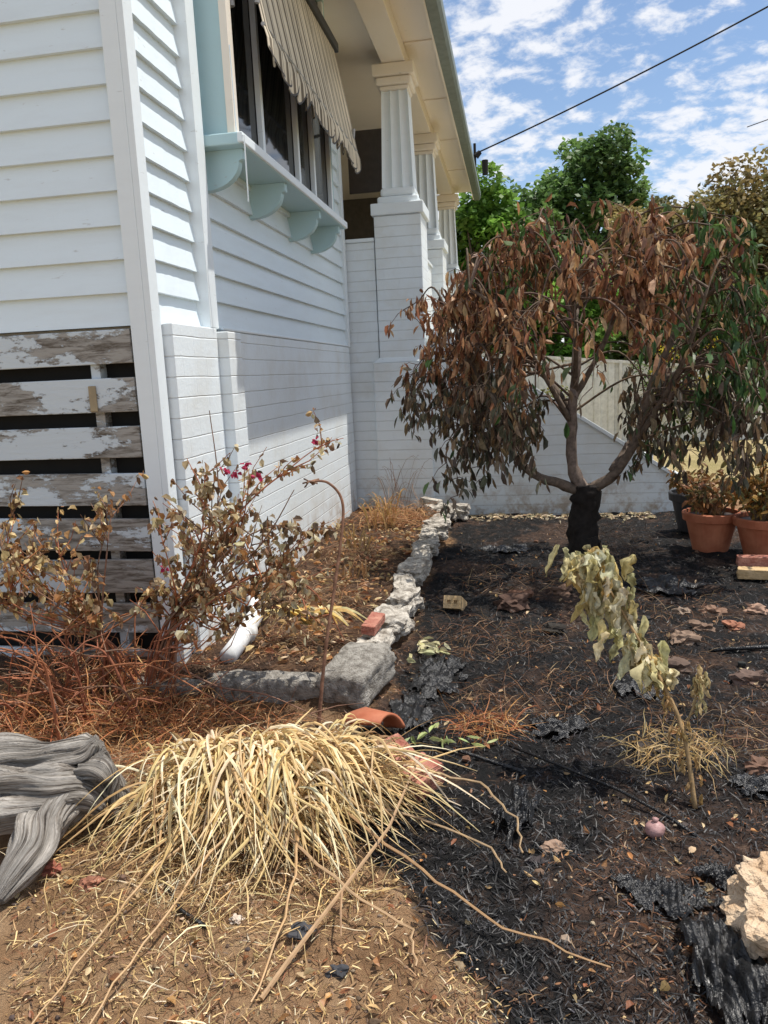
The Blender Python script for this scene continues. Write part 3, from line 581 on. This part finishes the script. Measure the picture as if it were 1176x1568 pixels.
def tleaf(p):
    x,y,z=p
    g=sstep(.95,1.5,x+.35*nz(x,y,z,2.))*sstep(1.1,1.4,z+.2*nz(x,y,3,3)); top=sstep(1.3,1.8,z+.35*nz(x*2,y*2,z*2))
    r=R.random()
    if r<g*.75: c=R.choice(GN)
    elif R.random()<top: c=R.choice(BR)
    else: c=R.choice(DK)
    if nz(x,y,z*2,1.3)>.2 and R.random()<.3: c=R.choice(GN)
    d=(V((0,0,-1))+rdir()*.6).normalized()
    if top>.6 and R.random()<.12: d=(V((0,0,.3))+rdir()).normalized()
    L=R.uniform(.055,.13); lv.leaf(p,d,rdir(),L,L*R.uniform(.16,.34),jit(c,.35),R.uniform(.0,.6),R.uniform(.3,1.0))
CX=.60
def twig(P0,dr,dens,out,drop0=.5):
    s0=min(R.sample(LP,16),key=lambda q:(q-P0).length+max(0,q.z-P0.z)*.6)
    mid=s0.lerp(P0,.55)+V((0,0,.14+R.uniform(-.07,.1))); end=P0+out+V((0,0,-dr)); q=cat([s0,mid,P0,end],6); m_=len(q)
    wd.tube(q,[.008*(1-j/m_)+.002 for j in range(m_)],4,jit((.13,.09,.065),.2),cap=False)
    for j in range(int(m_*drop0),m_):
        for _ in range(int(R.choice((1,2,3))*dens+.4)): tleaf(q[j]+rdir()*R.uniform(0,.06))
        if j%3==0:
            d=(rdir(-.6,.5)).normalized(); L=R.uniform(.1,.28); e=q[j]+d*L+V((0,0,-.05)); h_=q[j].lerp(e,.5)+V((0,0,.03))
            wd.tube([q[j],h_,e],[.004,.003,.0015],3,jit((.12,.08,.06),.2),cap=False)
            for _ in range(int(R.randint(5,10)*dens)): tleaf(h_.lerp(e,R.random()*1.1)+rdir()*.03)
def crownpt():
    while True:
        a=R.uniform(0,2*math.pi); el=math.asin(R.uniform(-.3,1)); k=R.uniform(.78,1.05)*(1+.22*nz(a*1.3,el*2,3.3))
        if nz(math.cos(a)*2.2,math.sin(a)*2.2,el*2.6+5)<-.18: continue
        cr=math.cos(el)**.62
        x=CX+1.34*k*math.cos(a)*cr; y=6.15+1.0*k*math.sin(a)*cr; z=1.55+(1.02*k*math.sin(el) if el>0 else 1.0*math.sin(el))
        if el<.15 and abs(x-.5)<.5: continue
        if z>2.58: z=2.58-R.uniform(0,.12)
        return V((x,y,z)),a,el
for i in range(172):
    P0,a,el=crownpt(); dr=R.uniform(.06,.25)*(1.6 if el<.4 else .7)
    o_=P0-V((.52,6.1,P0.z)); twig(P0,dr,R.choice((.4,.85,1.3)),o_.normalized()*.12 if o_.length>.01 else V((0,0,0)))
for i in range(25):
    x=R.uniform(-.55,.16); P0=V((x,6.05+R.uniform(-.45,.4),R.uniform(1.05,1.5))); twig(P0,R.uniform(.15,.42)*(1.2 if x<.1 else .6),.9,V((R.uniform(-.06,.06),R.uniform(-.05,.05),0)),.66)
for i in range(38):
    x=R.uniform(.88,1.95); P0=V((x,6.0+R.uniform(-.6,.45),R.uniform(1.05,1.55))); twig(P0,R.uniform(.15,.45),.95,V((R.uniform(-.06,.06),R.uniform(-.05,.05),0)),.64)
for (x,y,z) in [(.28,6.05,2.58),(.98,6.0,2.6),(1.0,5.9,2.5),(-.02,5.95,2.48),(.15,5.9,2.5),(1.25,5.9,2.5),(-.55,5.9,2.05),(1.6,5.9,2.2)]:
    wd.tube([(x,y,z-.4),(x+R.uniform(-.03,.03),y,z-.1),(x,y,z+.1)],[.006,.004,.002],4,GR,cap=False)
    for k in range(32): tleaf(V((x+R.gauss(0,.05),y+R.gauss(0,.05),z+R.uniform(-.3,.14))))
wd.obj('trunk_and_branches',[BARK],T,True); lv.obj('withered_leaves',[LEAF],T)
# ---------------------------------------------------------------- burnt rose shrub
T=empty('burnt_rose_bush'); wd=MB(); lv=MB()
RC=[(.45,.33,.17),(.60,.50,.30),(.26,.15,.08),(.15,.10,.06),(.70,.60,.40),(.36,.18,.07)]
RS=[(.32,.13,.07),(.24,.14,.09),(.42,.17,.08)]
def rstem(pts,r0,leafy,nsub=5,cols=RC):
    q=cat(pts,6); m_=len(q); c=jit(R.choice(RS),.2); wd.tube(q,[r0*(1-.75*j/m_) for j in range(m_)],5,c,cap=False)
    for s in range(nsub):
        j=int(m_*R.uniform(.35,.98)); p=q[min(j,m_-1)]; d=(rdir(-.1,.9)+(q[-1]-q[m_//2]).normalized()*.8).normalized(); L=R.uniform(.08,.26)
        e=p+d*L; h_=p.lerp(e,.5)+rdir()*.02; wd.tube([p,h_,e],[.0035,.0025,.0014],4,c,cap=False)
        if leafy:
            for _ in range(int(leafy*R.uniform(.6,1.3))):
                pp=p.lerp(e,R.uniform(.25,1.1)); l=R.uniform(.022,.052); lv.leaf(pp+rdir()*.012,(rdir()+V((0,0,-.6))),rdir(),l,l*R.uniform(.4,.75),jit(R.choice(cols),.3),R.uniform(0,.7),R.uniform(.1,.8))
B0=(-1.78,3.40,.05)
for i in range(20):
    ex=-1.52+R.uniform(-.08,.66); ez=R.uniform(.50,1.28)-abs(ex+1.25)*.3; ey=3.40+R.uniform(-.3,.25)
    rstem([(B0[0]+R.uniform(-.08,.06),B0[1],.1),(-1.66+R.uniform(-.05,.06),3.42,.42),(ex*.6-1.46*.4,ey,ez*.74),(ex,ey,ez)],.007,10,9)
rstem([(-1.76,3.42,.1),(-1.62,3.45,.5),(-1.44,3.5,.95),(-1.44,3.5,1.42)],.007,5,6); rstem([(-1.75,3.42,.25),(-1.30,3.4,.62),(-.98,3.4,.58),(-.82,3.4,.32)],.007,11,11); rstem([(-1.75,3.42,.3),(-1.34,3.45,.9),(-1.04,3.5,1.15),(-.90,3.5,1.24)],.006,8,8)
rstem([(-1.7,3.3,.35),(-1.3,3.2,.62),(-1.1,3.2,.7),(-.92,3.15,.58)],.006,10,9); rstem([(-1.7,3.35,.35),(-1.35,3.3,.60),(-1.12,3.3,.52),(-1.0,3.25,.38)],.006,10,9); rstem([(-1.7,3.35,.4),(-1.3,3.3,.8),(-1.05,3.3,.9),(-.92,3.25,.85)],.006,9,9)
for i in range(15):
    ex=R.uniform(-2.45,-1.85); ez=R.uniform(.5,1.0); rstem([(-1.9+R.uniform(-.2,.1),3.35,.1),(-2.0,3.3,.35),(ex,3.3+R.uniform(-.15,.1),ez*.8),(ex+R.uniform(-.1,.1),3.3,ez)],.007,10,7,[(.55,.40,.18),(.66,.53,.31),(.45,.23,.09),(.26,.14,.07)])
for i in range(80):
    a=R.uniform(0,6.28); bx=-2.08+R.gauss(0,.2); by=3.20+R.gauss(0,.14); L=R.uniform(.3,.8); h=R.uniform(.1,.5)
    e=V((bx+math.cos(a)*L*.7,by+math.sin(a)*L*.5,h))
    if e.y>3.6: e.y=3.6
    if e.x>-1.6: e.y=min(e.y,3.1)
    rstem([(bx,by,.0),(bx*.6+e.x*.4,by*.6+e.y*.4,h*.8),tuple(e)],R.uniform(.004,.010),0,2)
rstem([(-1.75,3.35,.25),(-1.45,3.3,.12),(-1.15,3.2,.12),(-.85,3.1,.05)],.007,0,2); rstem([(-2.1,3.2,.2),(-1.7,3.1,.3),(-1.35,3.0,.2),(-1.05,2.95,.05)],.006,0,2)
for (x,y,z) in [(-1.26,3.3,1.14),(-1.21,3.31,1.17),(-1.31,3.31,1.15),(-1.16,3.32,1.12),(-.90,3.4,1.26),(-1.62,3.25,.72)]:
    for k in range(10): lv.leaf(V((x,y,z))+rdir()*.012,rdir(),rdir(),.024,.02,jit((.45,.03,.09),.2),.1)
wd.obj('canes',[BARK],T,True); lv.obj('shrivelled_leaves',[LEAF],T)
mb=MB(); q=cat([(-.90,3.14,0),(-.86,3.2,.35),(-.80,3.3,.75),(-.78,3.35,.98),(-.84,3.35,1.08),(-.93,3.35,1.09)],8); mb.tube(q,[.009-.004*i/len(q) for i in range(len(q))],7,(.26,.14,.09))
for i in range(14): mb.tube([V((-.93,3.35,1.09)),V((-.93,3.35,1.09))+rdir(-.8,.3)*R.uniform(.02,.05)],[.003,.004],4,(.2,.12,.08))
mb.obj('bent_flower_stalk',[BARK],None,True)
mb=MB()
for i in range(34):
    a=rad(R.uniform(-40,220)); L=R.uniform(.15,.36); b0=G(-1.14+R.uniform(-.05,.05),3.90,.12); d=V((math.cos(a),math.sin(a)*.5,0)); pts=[]
    for k in range(7):
        t=k/6; p=b0+d*L*t+V((0,0,.12*math.sin(t*2.6)-.05*t)); p.z=max(p.z,gz(p.x,p.y)+.01); pts.append(p)
    mb.ribbon(pts,R.uniform(.025,.045),jit(R.choice([(.80,.58,.20),(.72,.60,.30),(.72,.46,.14)]),.15),V((-d.y,d.x,.3)))
mb.obj('wilted_lily',[LEAF])
mb=MB()
for (bx,by,n,h,cols) in [(-1.25,8.0,26,.62,[(.25,.15,.10),(.35,.22,.13)]),(-1.3,7.2,40,.34,[(.6,.4,.16),(.55,.32,.12)]),(-1.35,6.2,26,.2,[(.45,.28,.1)]),(-1.2,5.3,20,.15,[(.4,.22,.1)])]:
    for i in range(n):
        a=R.uniform(0,6.28); d=V((math.cos(a),math.sin(a),0)); b0=G(bx+R.uniform(-.12,.12),by+R.uniform(-.1,.1)); L=h*R.uniform(.5,1)
        mb.ribbon([b0+d*(L*.6*t)+V((0,0,L*math.sin(t*2.0))) for t in (0,.2,.4,.6,.8,1)],.012 if h<.4 else .005,jit(R.choice(cols),.25),rdir())
mb.obj('withered_iris',[LEAF])
# ---------------------------------------------------------------- wilted broad-leaved plant
T=empty('wilted_broadleaf_plant'); wd=MB(); lv=MB()
st=cat([(.60,2.62,0),(.57,2.70,.25),(.50,2.80,.42),(.40,2.88,.60),(.30,2.92,.78),(.26,2.95,.86)],6)
wd.tube(st,[.009-.006*i/len(st) for i in range(len(st))],7,(.36,.24,.12))
YC=[(.72,.64,.32),(.80,.71,.42),(.56,.50,.26),(.82,.74,.50),(.68,.50,.20)]
def bl(p,L,W,c):
    d=(V((R.uniform(-.45,.45),R.uniform(-.45,.3),-1))).normalized(); sd=rdir(-.2,.2); n=8; vs=[]; sd=(sd-d*sd.dot(d)).normalized(); nn=sd.cross(d); sz=R.uniform(0,50)
    for i in range(n+1):
        t=i/n; w=W*.5*math.sin(min(1,t*.9+.1)*math.pi)**.7
        for k in (-1,-.6,-.3,0,.3,.6,1):
            vs.append(p+d*L*t+sd*(w*k*.65+.3*W*nz(t*4,k*2,sz+5))+nn*(w*(abs(k)*.7+1.2*nz(k*2.2,t*4,sz)))+sd*(.35*W*nz(t*3,0,sz+9)))
    lv.add(vs,[(i*7+k,i*7+k+1,(i+1)*7+k+1,(i+1)*7+k) for i in range(n) for k in range(6)],c)
for i in range(130):
    t=1-.56*R.random()**1.25; p=st[int(t*(len(st)-1))]+V((R.gauss(0,.048),R.gauss(0,.035),R.uniform(-.02,.03))); bl(p,R.uniform(.07,.15),R.uniform(.04,.07),jit(R.choice(YC),.2))
q=cat([(.57,2.70,.25),(.62,2.74,.36),(.63,2.76,.46)],4); wd.tube(q,[.004]*len(q),5,(.34,.24,.12))
for i in range(18): p=q[R.randint(4,len(q)-1)]+rdir()*.02; bl(p,R.uniform(.04,.08),.025,jit((.60,.48,.25),.2))
for i in range(24): p=st[int(R.uniform(.03,.4)*(len(st)-1))]+rdir()*.03; bl(p,R.uniform(.04,.08),.02,jit((.52,.34,.14),.2))
wd.obj('stem',[BARK],T,True); lv.obj('limp_leaves',[LEAF],T,True)
lv=MB()
for i in range(16): p=G(-.33+R.gauss(0,.09),2.98+R.gauss(0,.03),.03); lv.leaf(p,rdir(-.1,.3),rdir(),.07,.02,jit((.45,.52,.2),.2),.2)
for i in range(18): p=G(-.50+R.gauss(0,.06),4.05+R.gauss(0,.08),.05); lv.leaf(p,rdir(-.1,.4),rdir(),.08,.03,jit((.66,.62,.36),.2),.2)
lv.obj('fallen_green_leaves',[LEAF])
# ---------------------------------------------------------------- pots
def pot(name,x,y,r,h,mat,leafcols,nl,ph,pw,z0=None):
    T=empty(name); mb=MB(); n=32; prof=[(.62*r,0),(.66*r,.01),(.93*r,h*.78),(1.05*r,h*.80),(1.08*r,h*.98),(1.04*r,h),(.95*r,h),(.92*r,h*.85),(0.001,h*.84)]; z0=gz(x,y) if z0 is None else z0
    vs=[(x+q*math.cos(2*math.pi*k/n),y+q*math.sin(2*math.pi*k/n),z0+z) for q,z in prof for k in range(n)]
    mb.add(vs,[(i*n+k,i*n+(k+1)%n,(i+1)*n+(k+1)%n,(i+1)*n+k) for i in range(len(prof)-1) for k in range(n)]); mb.obj('pot',[mat],T)
    s=MB(); s.tube([(x,y,z0+h*.8),(x,y,z0+h*.9)],[.93*r,.93*r],24); s.obj('soil',[flat('pot_soil',(.06,.04,.03))],T)
    l=MB(); w=MB()
    for i in range(nl//14):
        b0=V((x+R.uniform(-.4,.4)*r,y+R.uniform(-.4,.4)*r,z0+h*.85)); e=b0+V((R.uniform(-pw,pw),R.uniform(-pw,pw),ph*R.uniform(.4,1))); w.tube([b0,b0.lerp(e,.5)+V((0,0,.04)),e],[.006,.004,.002],4,(.2,.13,.08),cap=False)
        for k in range(14): p=b0.lerp(e,R.uniform(.3,1.05)); L=R.uniform(.05,.10); l.leaf(p,rdir(-.9,.5),rdir(),L,L*.4,jit(R.choice(leafcols),.3),.4)
    w.obj('stems',[BARK],T); l.obj('leaves',[LEAF],T)
pot('terracotta_pot',1.56,6.55,.21,.33,TERRA,[(.30,.13,.05),(.20,.17,.07),(.42,.22,.09)],420,.34,.22)
pot('terracotta_pot',1.90,6.30,.22,.32,TERRA,[(.50,.24,.07),(.6,.36,.1),(.27,.25,.1)],900,.62,.25)
pot('planter_pot',1.60,7.3,.22,.36,flat('dark_planter',(.05,.05,.055)),[(.3,.15,.05),(.36,.25,.1)],300,.3,.2)
pot('terracotta_pot',-.79,8.44,.09,.13,TERRA,[(.08,.16,.05),(.12,.2,.06)],60,.15,.1,z0=1.978)
# ---------------------------------------------------------------- background
mb=MB(); F=[(-4,2.05),(-.38,1.84),(4.76,1.30),(12,1.0)]; x=-4.
def ft(x):
    for (a,za),(b_,zb) in zip(F[:-1],F[1:]):
        if x<=b_: return za+(zb-za)*(x-a)/(b_-a)
    return 1.
vs=[];i=0; pat=[0,.0,.035,.035]
while x<12: 
    o=pat[i%4]; vs+=[(x,16-o,-.3),(x,16-o,ft(x))]; x+=.11 if i%2==0 else .025; i+=1
mb.add(vs,[(2*k,2*k+2,2*k+3,2*k+1) for k in range(len(vs)//2-1)]); FE=empty('metal_sheet_fence'); mb.obj('sheets',[flat('fence_cream',(.76,.76,.72))],FE)
mb=MB()
for (a,za),(b_,zb) in zip(F[:-1],F[1:]): mb.add([(a,15.93,za-.02),(b_,15.93,zb-.02),(b_,15.93,zb+.04),(a,15.93,za+.04),(a,16.05,za+.04),(b_,16.05,zb+.04)],[(0,1,2,3),(3,2,5,4)])
for xx in range(-4,12,2): mb.box(xx,xx+.06,15.9,15.955,-.3,ft(xx)+.03)
mb.obj('rail_and_posts',[flat('fence_rail',(.74,.72,.66))],FE)
def bgtree(name,cx,cy,zb,zt,rx,ry,cols,nclump,leafs,ls,seed,trunk=True):
    RR=random.Random(seed); T=empty(name); l=MB(); w=MB()
    if trunk:
        w.tube([(cx,cy,-.2),(cx+.1,cy,zb*.6),(cx,cy,(zb+zt)/2)],[.22,.16,.08],8,(.12,.09,.07))
    for c in range(nclump):
        a=RR.uniform(0,6.283); u=RR.uniform(-.9,1); k=RR.uniform(.45,1.)*(1+.2*noise.noise(V((a*1.3,u*2,seed)))); rr=math.sqrt(1-u*u)**.8
        C=V((cx+rx*k*rr*math.cos(a),cy+ry*k*rr*math.sin(a),(zb+zt)/2+(zt-zb)/2*k*u)); cr=RR.uniform(.2,.38)*min(rx,(zt-zb)/2)
        if trunk and c%3==0: w.tube([(cx,cy,zb+(zt-zb)*.25),V((cx,cy,zb)).lerp(C,.6)+V((0,0,.3)),C],[.06,.04,.015],4,(.12,.09,.07),cap=False)
        base=RR.choice(cols); sh=RR.uniform(.65,1.3)
        for i in range(leafs):
            t=RR.uniform(0,6.283); z=RR.uniform(-1,1); q=math.sqrt(1-z*z); kk=RR.uniform(.4,1.)**.6
            p=C+V((q*math.cos(t),q*math.sin(t),z*.75))*(cr*kk); d=V((RR.uniform(-1,1),RR.uniform(-1,1),RR.uniform(-.8,.6))).normalized(); s=d.cross(V((RR.uniform(-1,1),RR.uniform(-1,1),1))).normalized()*ls*.34
            f=sh*RR.uniform(.7,1.3); l.add([p,p+d*ls*.5+s,p+d*ls,p+d*ls*.5-s],[(0,1,2,3)],(base[0]*f,base[1]*f,base[2]*f))
    if w.v: w.obj('trunk',[BARK],T)
    l.obj('crown',[BGLEAF],T)
GG=[(.13,.23,.07),(.17,.28,.08),(.10,.18,.055)]; OL=[(.28,.25,.10),(.34,.28,.11),(.19,.19,.08),(.34,.25,.10)]; BG=[(.19,.36,.06),(.24,.43,.08),(.15,.30,.05)]
bgtree('green_tree',2.7,30,4.,9.6,2.1,2.,GG,80,150,.24,1); bgtree('green_tree',.6,29,3.,7.7,2.2,2.,GG,70,130,.24,2); bgtree('green_tree',4.6,33,3,7.4,2.6,2,GG,60,130,.30,9)
bgtree('vine_tree',-.5,16.9,.5,5.7,1.15,.8,BG,70,170,.16,3); bgtree('green_shrub',1.1,17.2,.3,4.1,1.2,.8,BG,50,150,.17,4); bgtree('green_shrub',.35,15.2,.0,1.5,.7,.4,[(.2,.22,.06),(.3,.27,.1)],24,90,.08,14,False)
bgtree('wattle_tree',3.2,20.5,2.3,5.7,1.05,1.,OL,60,250,.13,5); bgtree('wattle_tree',5.9,20,1.2,5.9,2.3,1.6,OL,150,260,.14,6); bgtree('wattle_tree',9.0,21,1,5.9,2.6,1.6,OL,100,170,.2,7); bgtree('green_shrub',3.2,17.6,.2,3.4,1.8,.7,[(.10,.14,.03),(.17,.18,.06)],60,170,.15,8); bgtree('green_shrub',6.2,17.8,.2,3.8,2.,.7,[(.10,.14,.03),(.17,.18,.06)],60,170,.16,18)
bgtree('yellow_flower_shrub',3.3,15.3,.4,2.0,1.2,.5,[(.6,.48,.04),(.1,.15,.04),(.13,.16,.04)],26,60,.08,10,False)
bgtree('distant_trees',18,45,0,8,9,3,GG,80,100,.6,11,False); bgtree('distant_trees',-16,48,0,9,12,3,GG,80,100,.6,12,False); bgtree('distant_trees',0,52,0,8,14,3,GG,90,100,.6,13,False)
PL=empty('power_line'); mb=MB(); pts=[]
A_=V((-.60,15.0,5.45)); B_=V((11.9,12.0,10.3))
for i in range(41):
    t=i/40; p=A_.lerp(B_,t); p.z-=1.0*4*t*(1-t)*.35; pts.append(p)
mb.tube(pts,[.014]*41,5); mb.obj('wire',[DARK],PL); mb=MB(); mb.tube([(-.68,15,4.85),(-.68,15,5.6)],[.025,.025],8); mb.tube([(-.66,15,5.38),(-.58,15,5.45)],[.06,.04],8); mb.tube([(-.50,15,5.05),(-.50,15,5.3)],[.05,.06],8); mb.obj('service_bracket',[DARK],PL)
mb=MB(); mb.tube([(9.5,36,10.9),(22,32,13.5)],[.02,.02],4); mb.obj('far_wire',[DARK],PL)
# ---------------------------------------------------------------- light
SE,SA=70.5,22.
sd=V((math.cos(rad(SE))*math.cos(rad(SA)),math.cos(rad(SE))*math.sin(rad(SA)),math.sin(rad(SE))))
L=bpy.data.lights.new('sun','SUN'); L.energy=5.0; L.angle=rad(.5); L.color=(1,.95,.87); lo=bpy.data.objects.new('sun',L); bpy.context.collection.objects.link(lo); lo.rotation_euler=(-sd).to_track_quat('-Z','Y').to_euler()
w=bpy.data.worlds.new('World'); scene.world=w; w.use_nodes=True; nt=w.node_tree; bg=nt.nodes['Background']
sk=nt.nodes.new('ShaderNodeTexSky'); sk.sky_type='NISHITA'; sk.sun_disc=False; sk.sun_elevation=rad(SE); sk.sun_rotation=rad(90-SA); sk.air_density=1.; sk.dust_density=.5; sk.ozone_density=2.
tc=nt.nodes.new('ShaderNodeTexCoord'); sp=nt.nodes.new('ShaderNodeSeparateXYZ'); nt.links.new(tc.outputs['Generated'],sp.inputs[0])
zz=N(nt,'ShaderNodeMath',operation='ADD'); nt.links.new(sp.outputs[2],zz.inputs[0]); zz.inputs[1].default_value=.45
dv=N(nt,'ShaderNodeVectorMath',operation='DIVIDE'); cb=nt.nodes.new('ShaderNodeCombineXYZ')
for k in range(3): nt.links.new(zz.outputs[0],cb.inputs[k])
nt.links.new(tc.outputs['Generated'],dv.inputs[0]); nt.links.new(cb.outputs[0],dv.inputs[1])
mp=nt.nodes.new('ShaderNodeMapping'); mp.inputs['Scale'].default_value=(1.,1.3,.0); mp.inputs['Rotation'].default_value=(0,0,.4); nt.links.new(dv.outputs[0],mp.inputs[0])
na=noiseN(nt,19,8,.60,mp.outputs[0],.2); nb_=noiseN(nt,3.,4,.5,mp.outputs[0])
s1=N(nt,'ShaderNodeMath',operation='MULTIPLY_ADD'); nt.links.new(nb_.outputs[0],s1.inputs[0]); s1.inputs[1].default_value=1.; nt.links.new(na.outputs[0],s1.inputs[2])
mr=N(nt,'ShaderNodeMapRange'); mr.interpolation_type='SMOOTHSTEP'; nt.links.new(s1.outputs[0],mr.inputs[0]); mr.inputs[1].default_value=.89; mr.inputs[2].default_value=1.12; mr.inputs[3].default_value=0.; mr.inputs[4].default_value=.93
c=mix(nt,sk.outputs[0],(6.4,6.5,6.8),mr.outputs[0]); nt.links.new(c,bg.inputs[0]); bg.inputs[1].default_value=.15
# ---------------------------------------------------------------- camera
r=rad(2.6);p=rad(10.1);t=rad(10.03)
F=V((-math.sin(t)*math.cos(p),math.cos(t)*math.cos(p),-math.sin(p))); R0=V((math.cos(t),math.sin(t),0)); U0=R0.cross(F)
rt=R0*math.cos(r)-U0*math.sin(r); up=R0*math.sin(r)+U0*math.cos(r)
cam=bpy.data.cameras.new('camera'); cam.sensor_fit='VERTICAL'; cam.sensor_height=36; cam.lens=27.05; cam.clip_end=2000; cam.clip_start=.05
co=bpy.data.objects.new('camera',cam); bpy.context.collection.objects.link(co); co.matrix_world=Matrix(((rt.x,up.x,-F.x,0),(rt.y,up.y,-F.y,0),(rt.z,up.z,-F.z,1.55),(0,0,0,1)))
scene.camera=co
scene.view_settings.view_transform='Standard'; scene.view_settings.look='None'; scene.view_settings.exposure=0
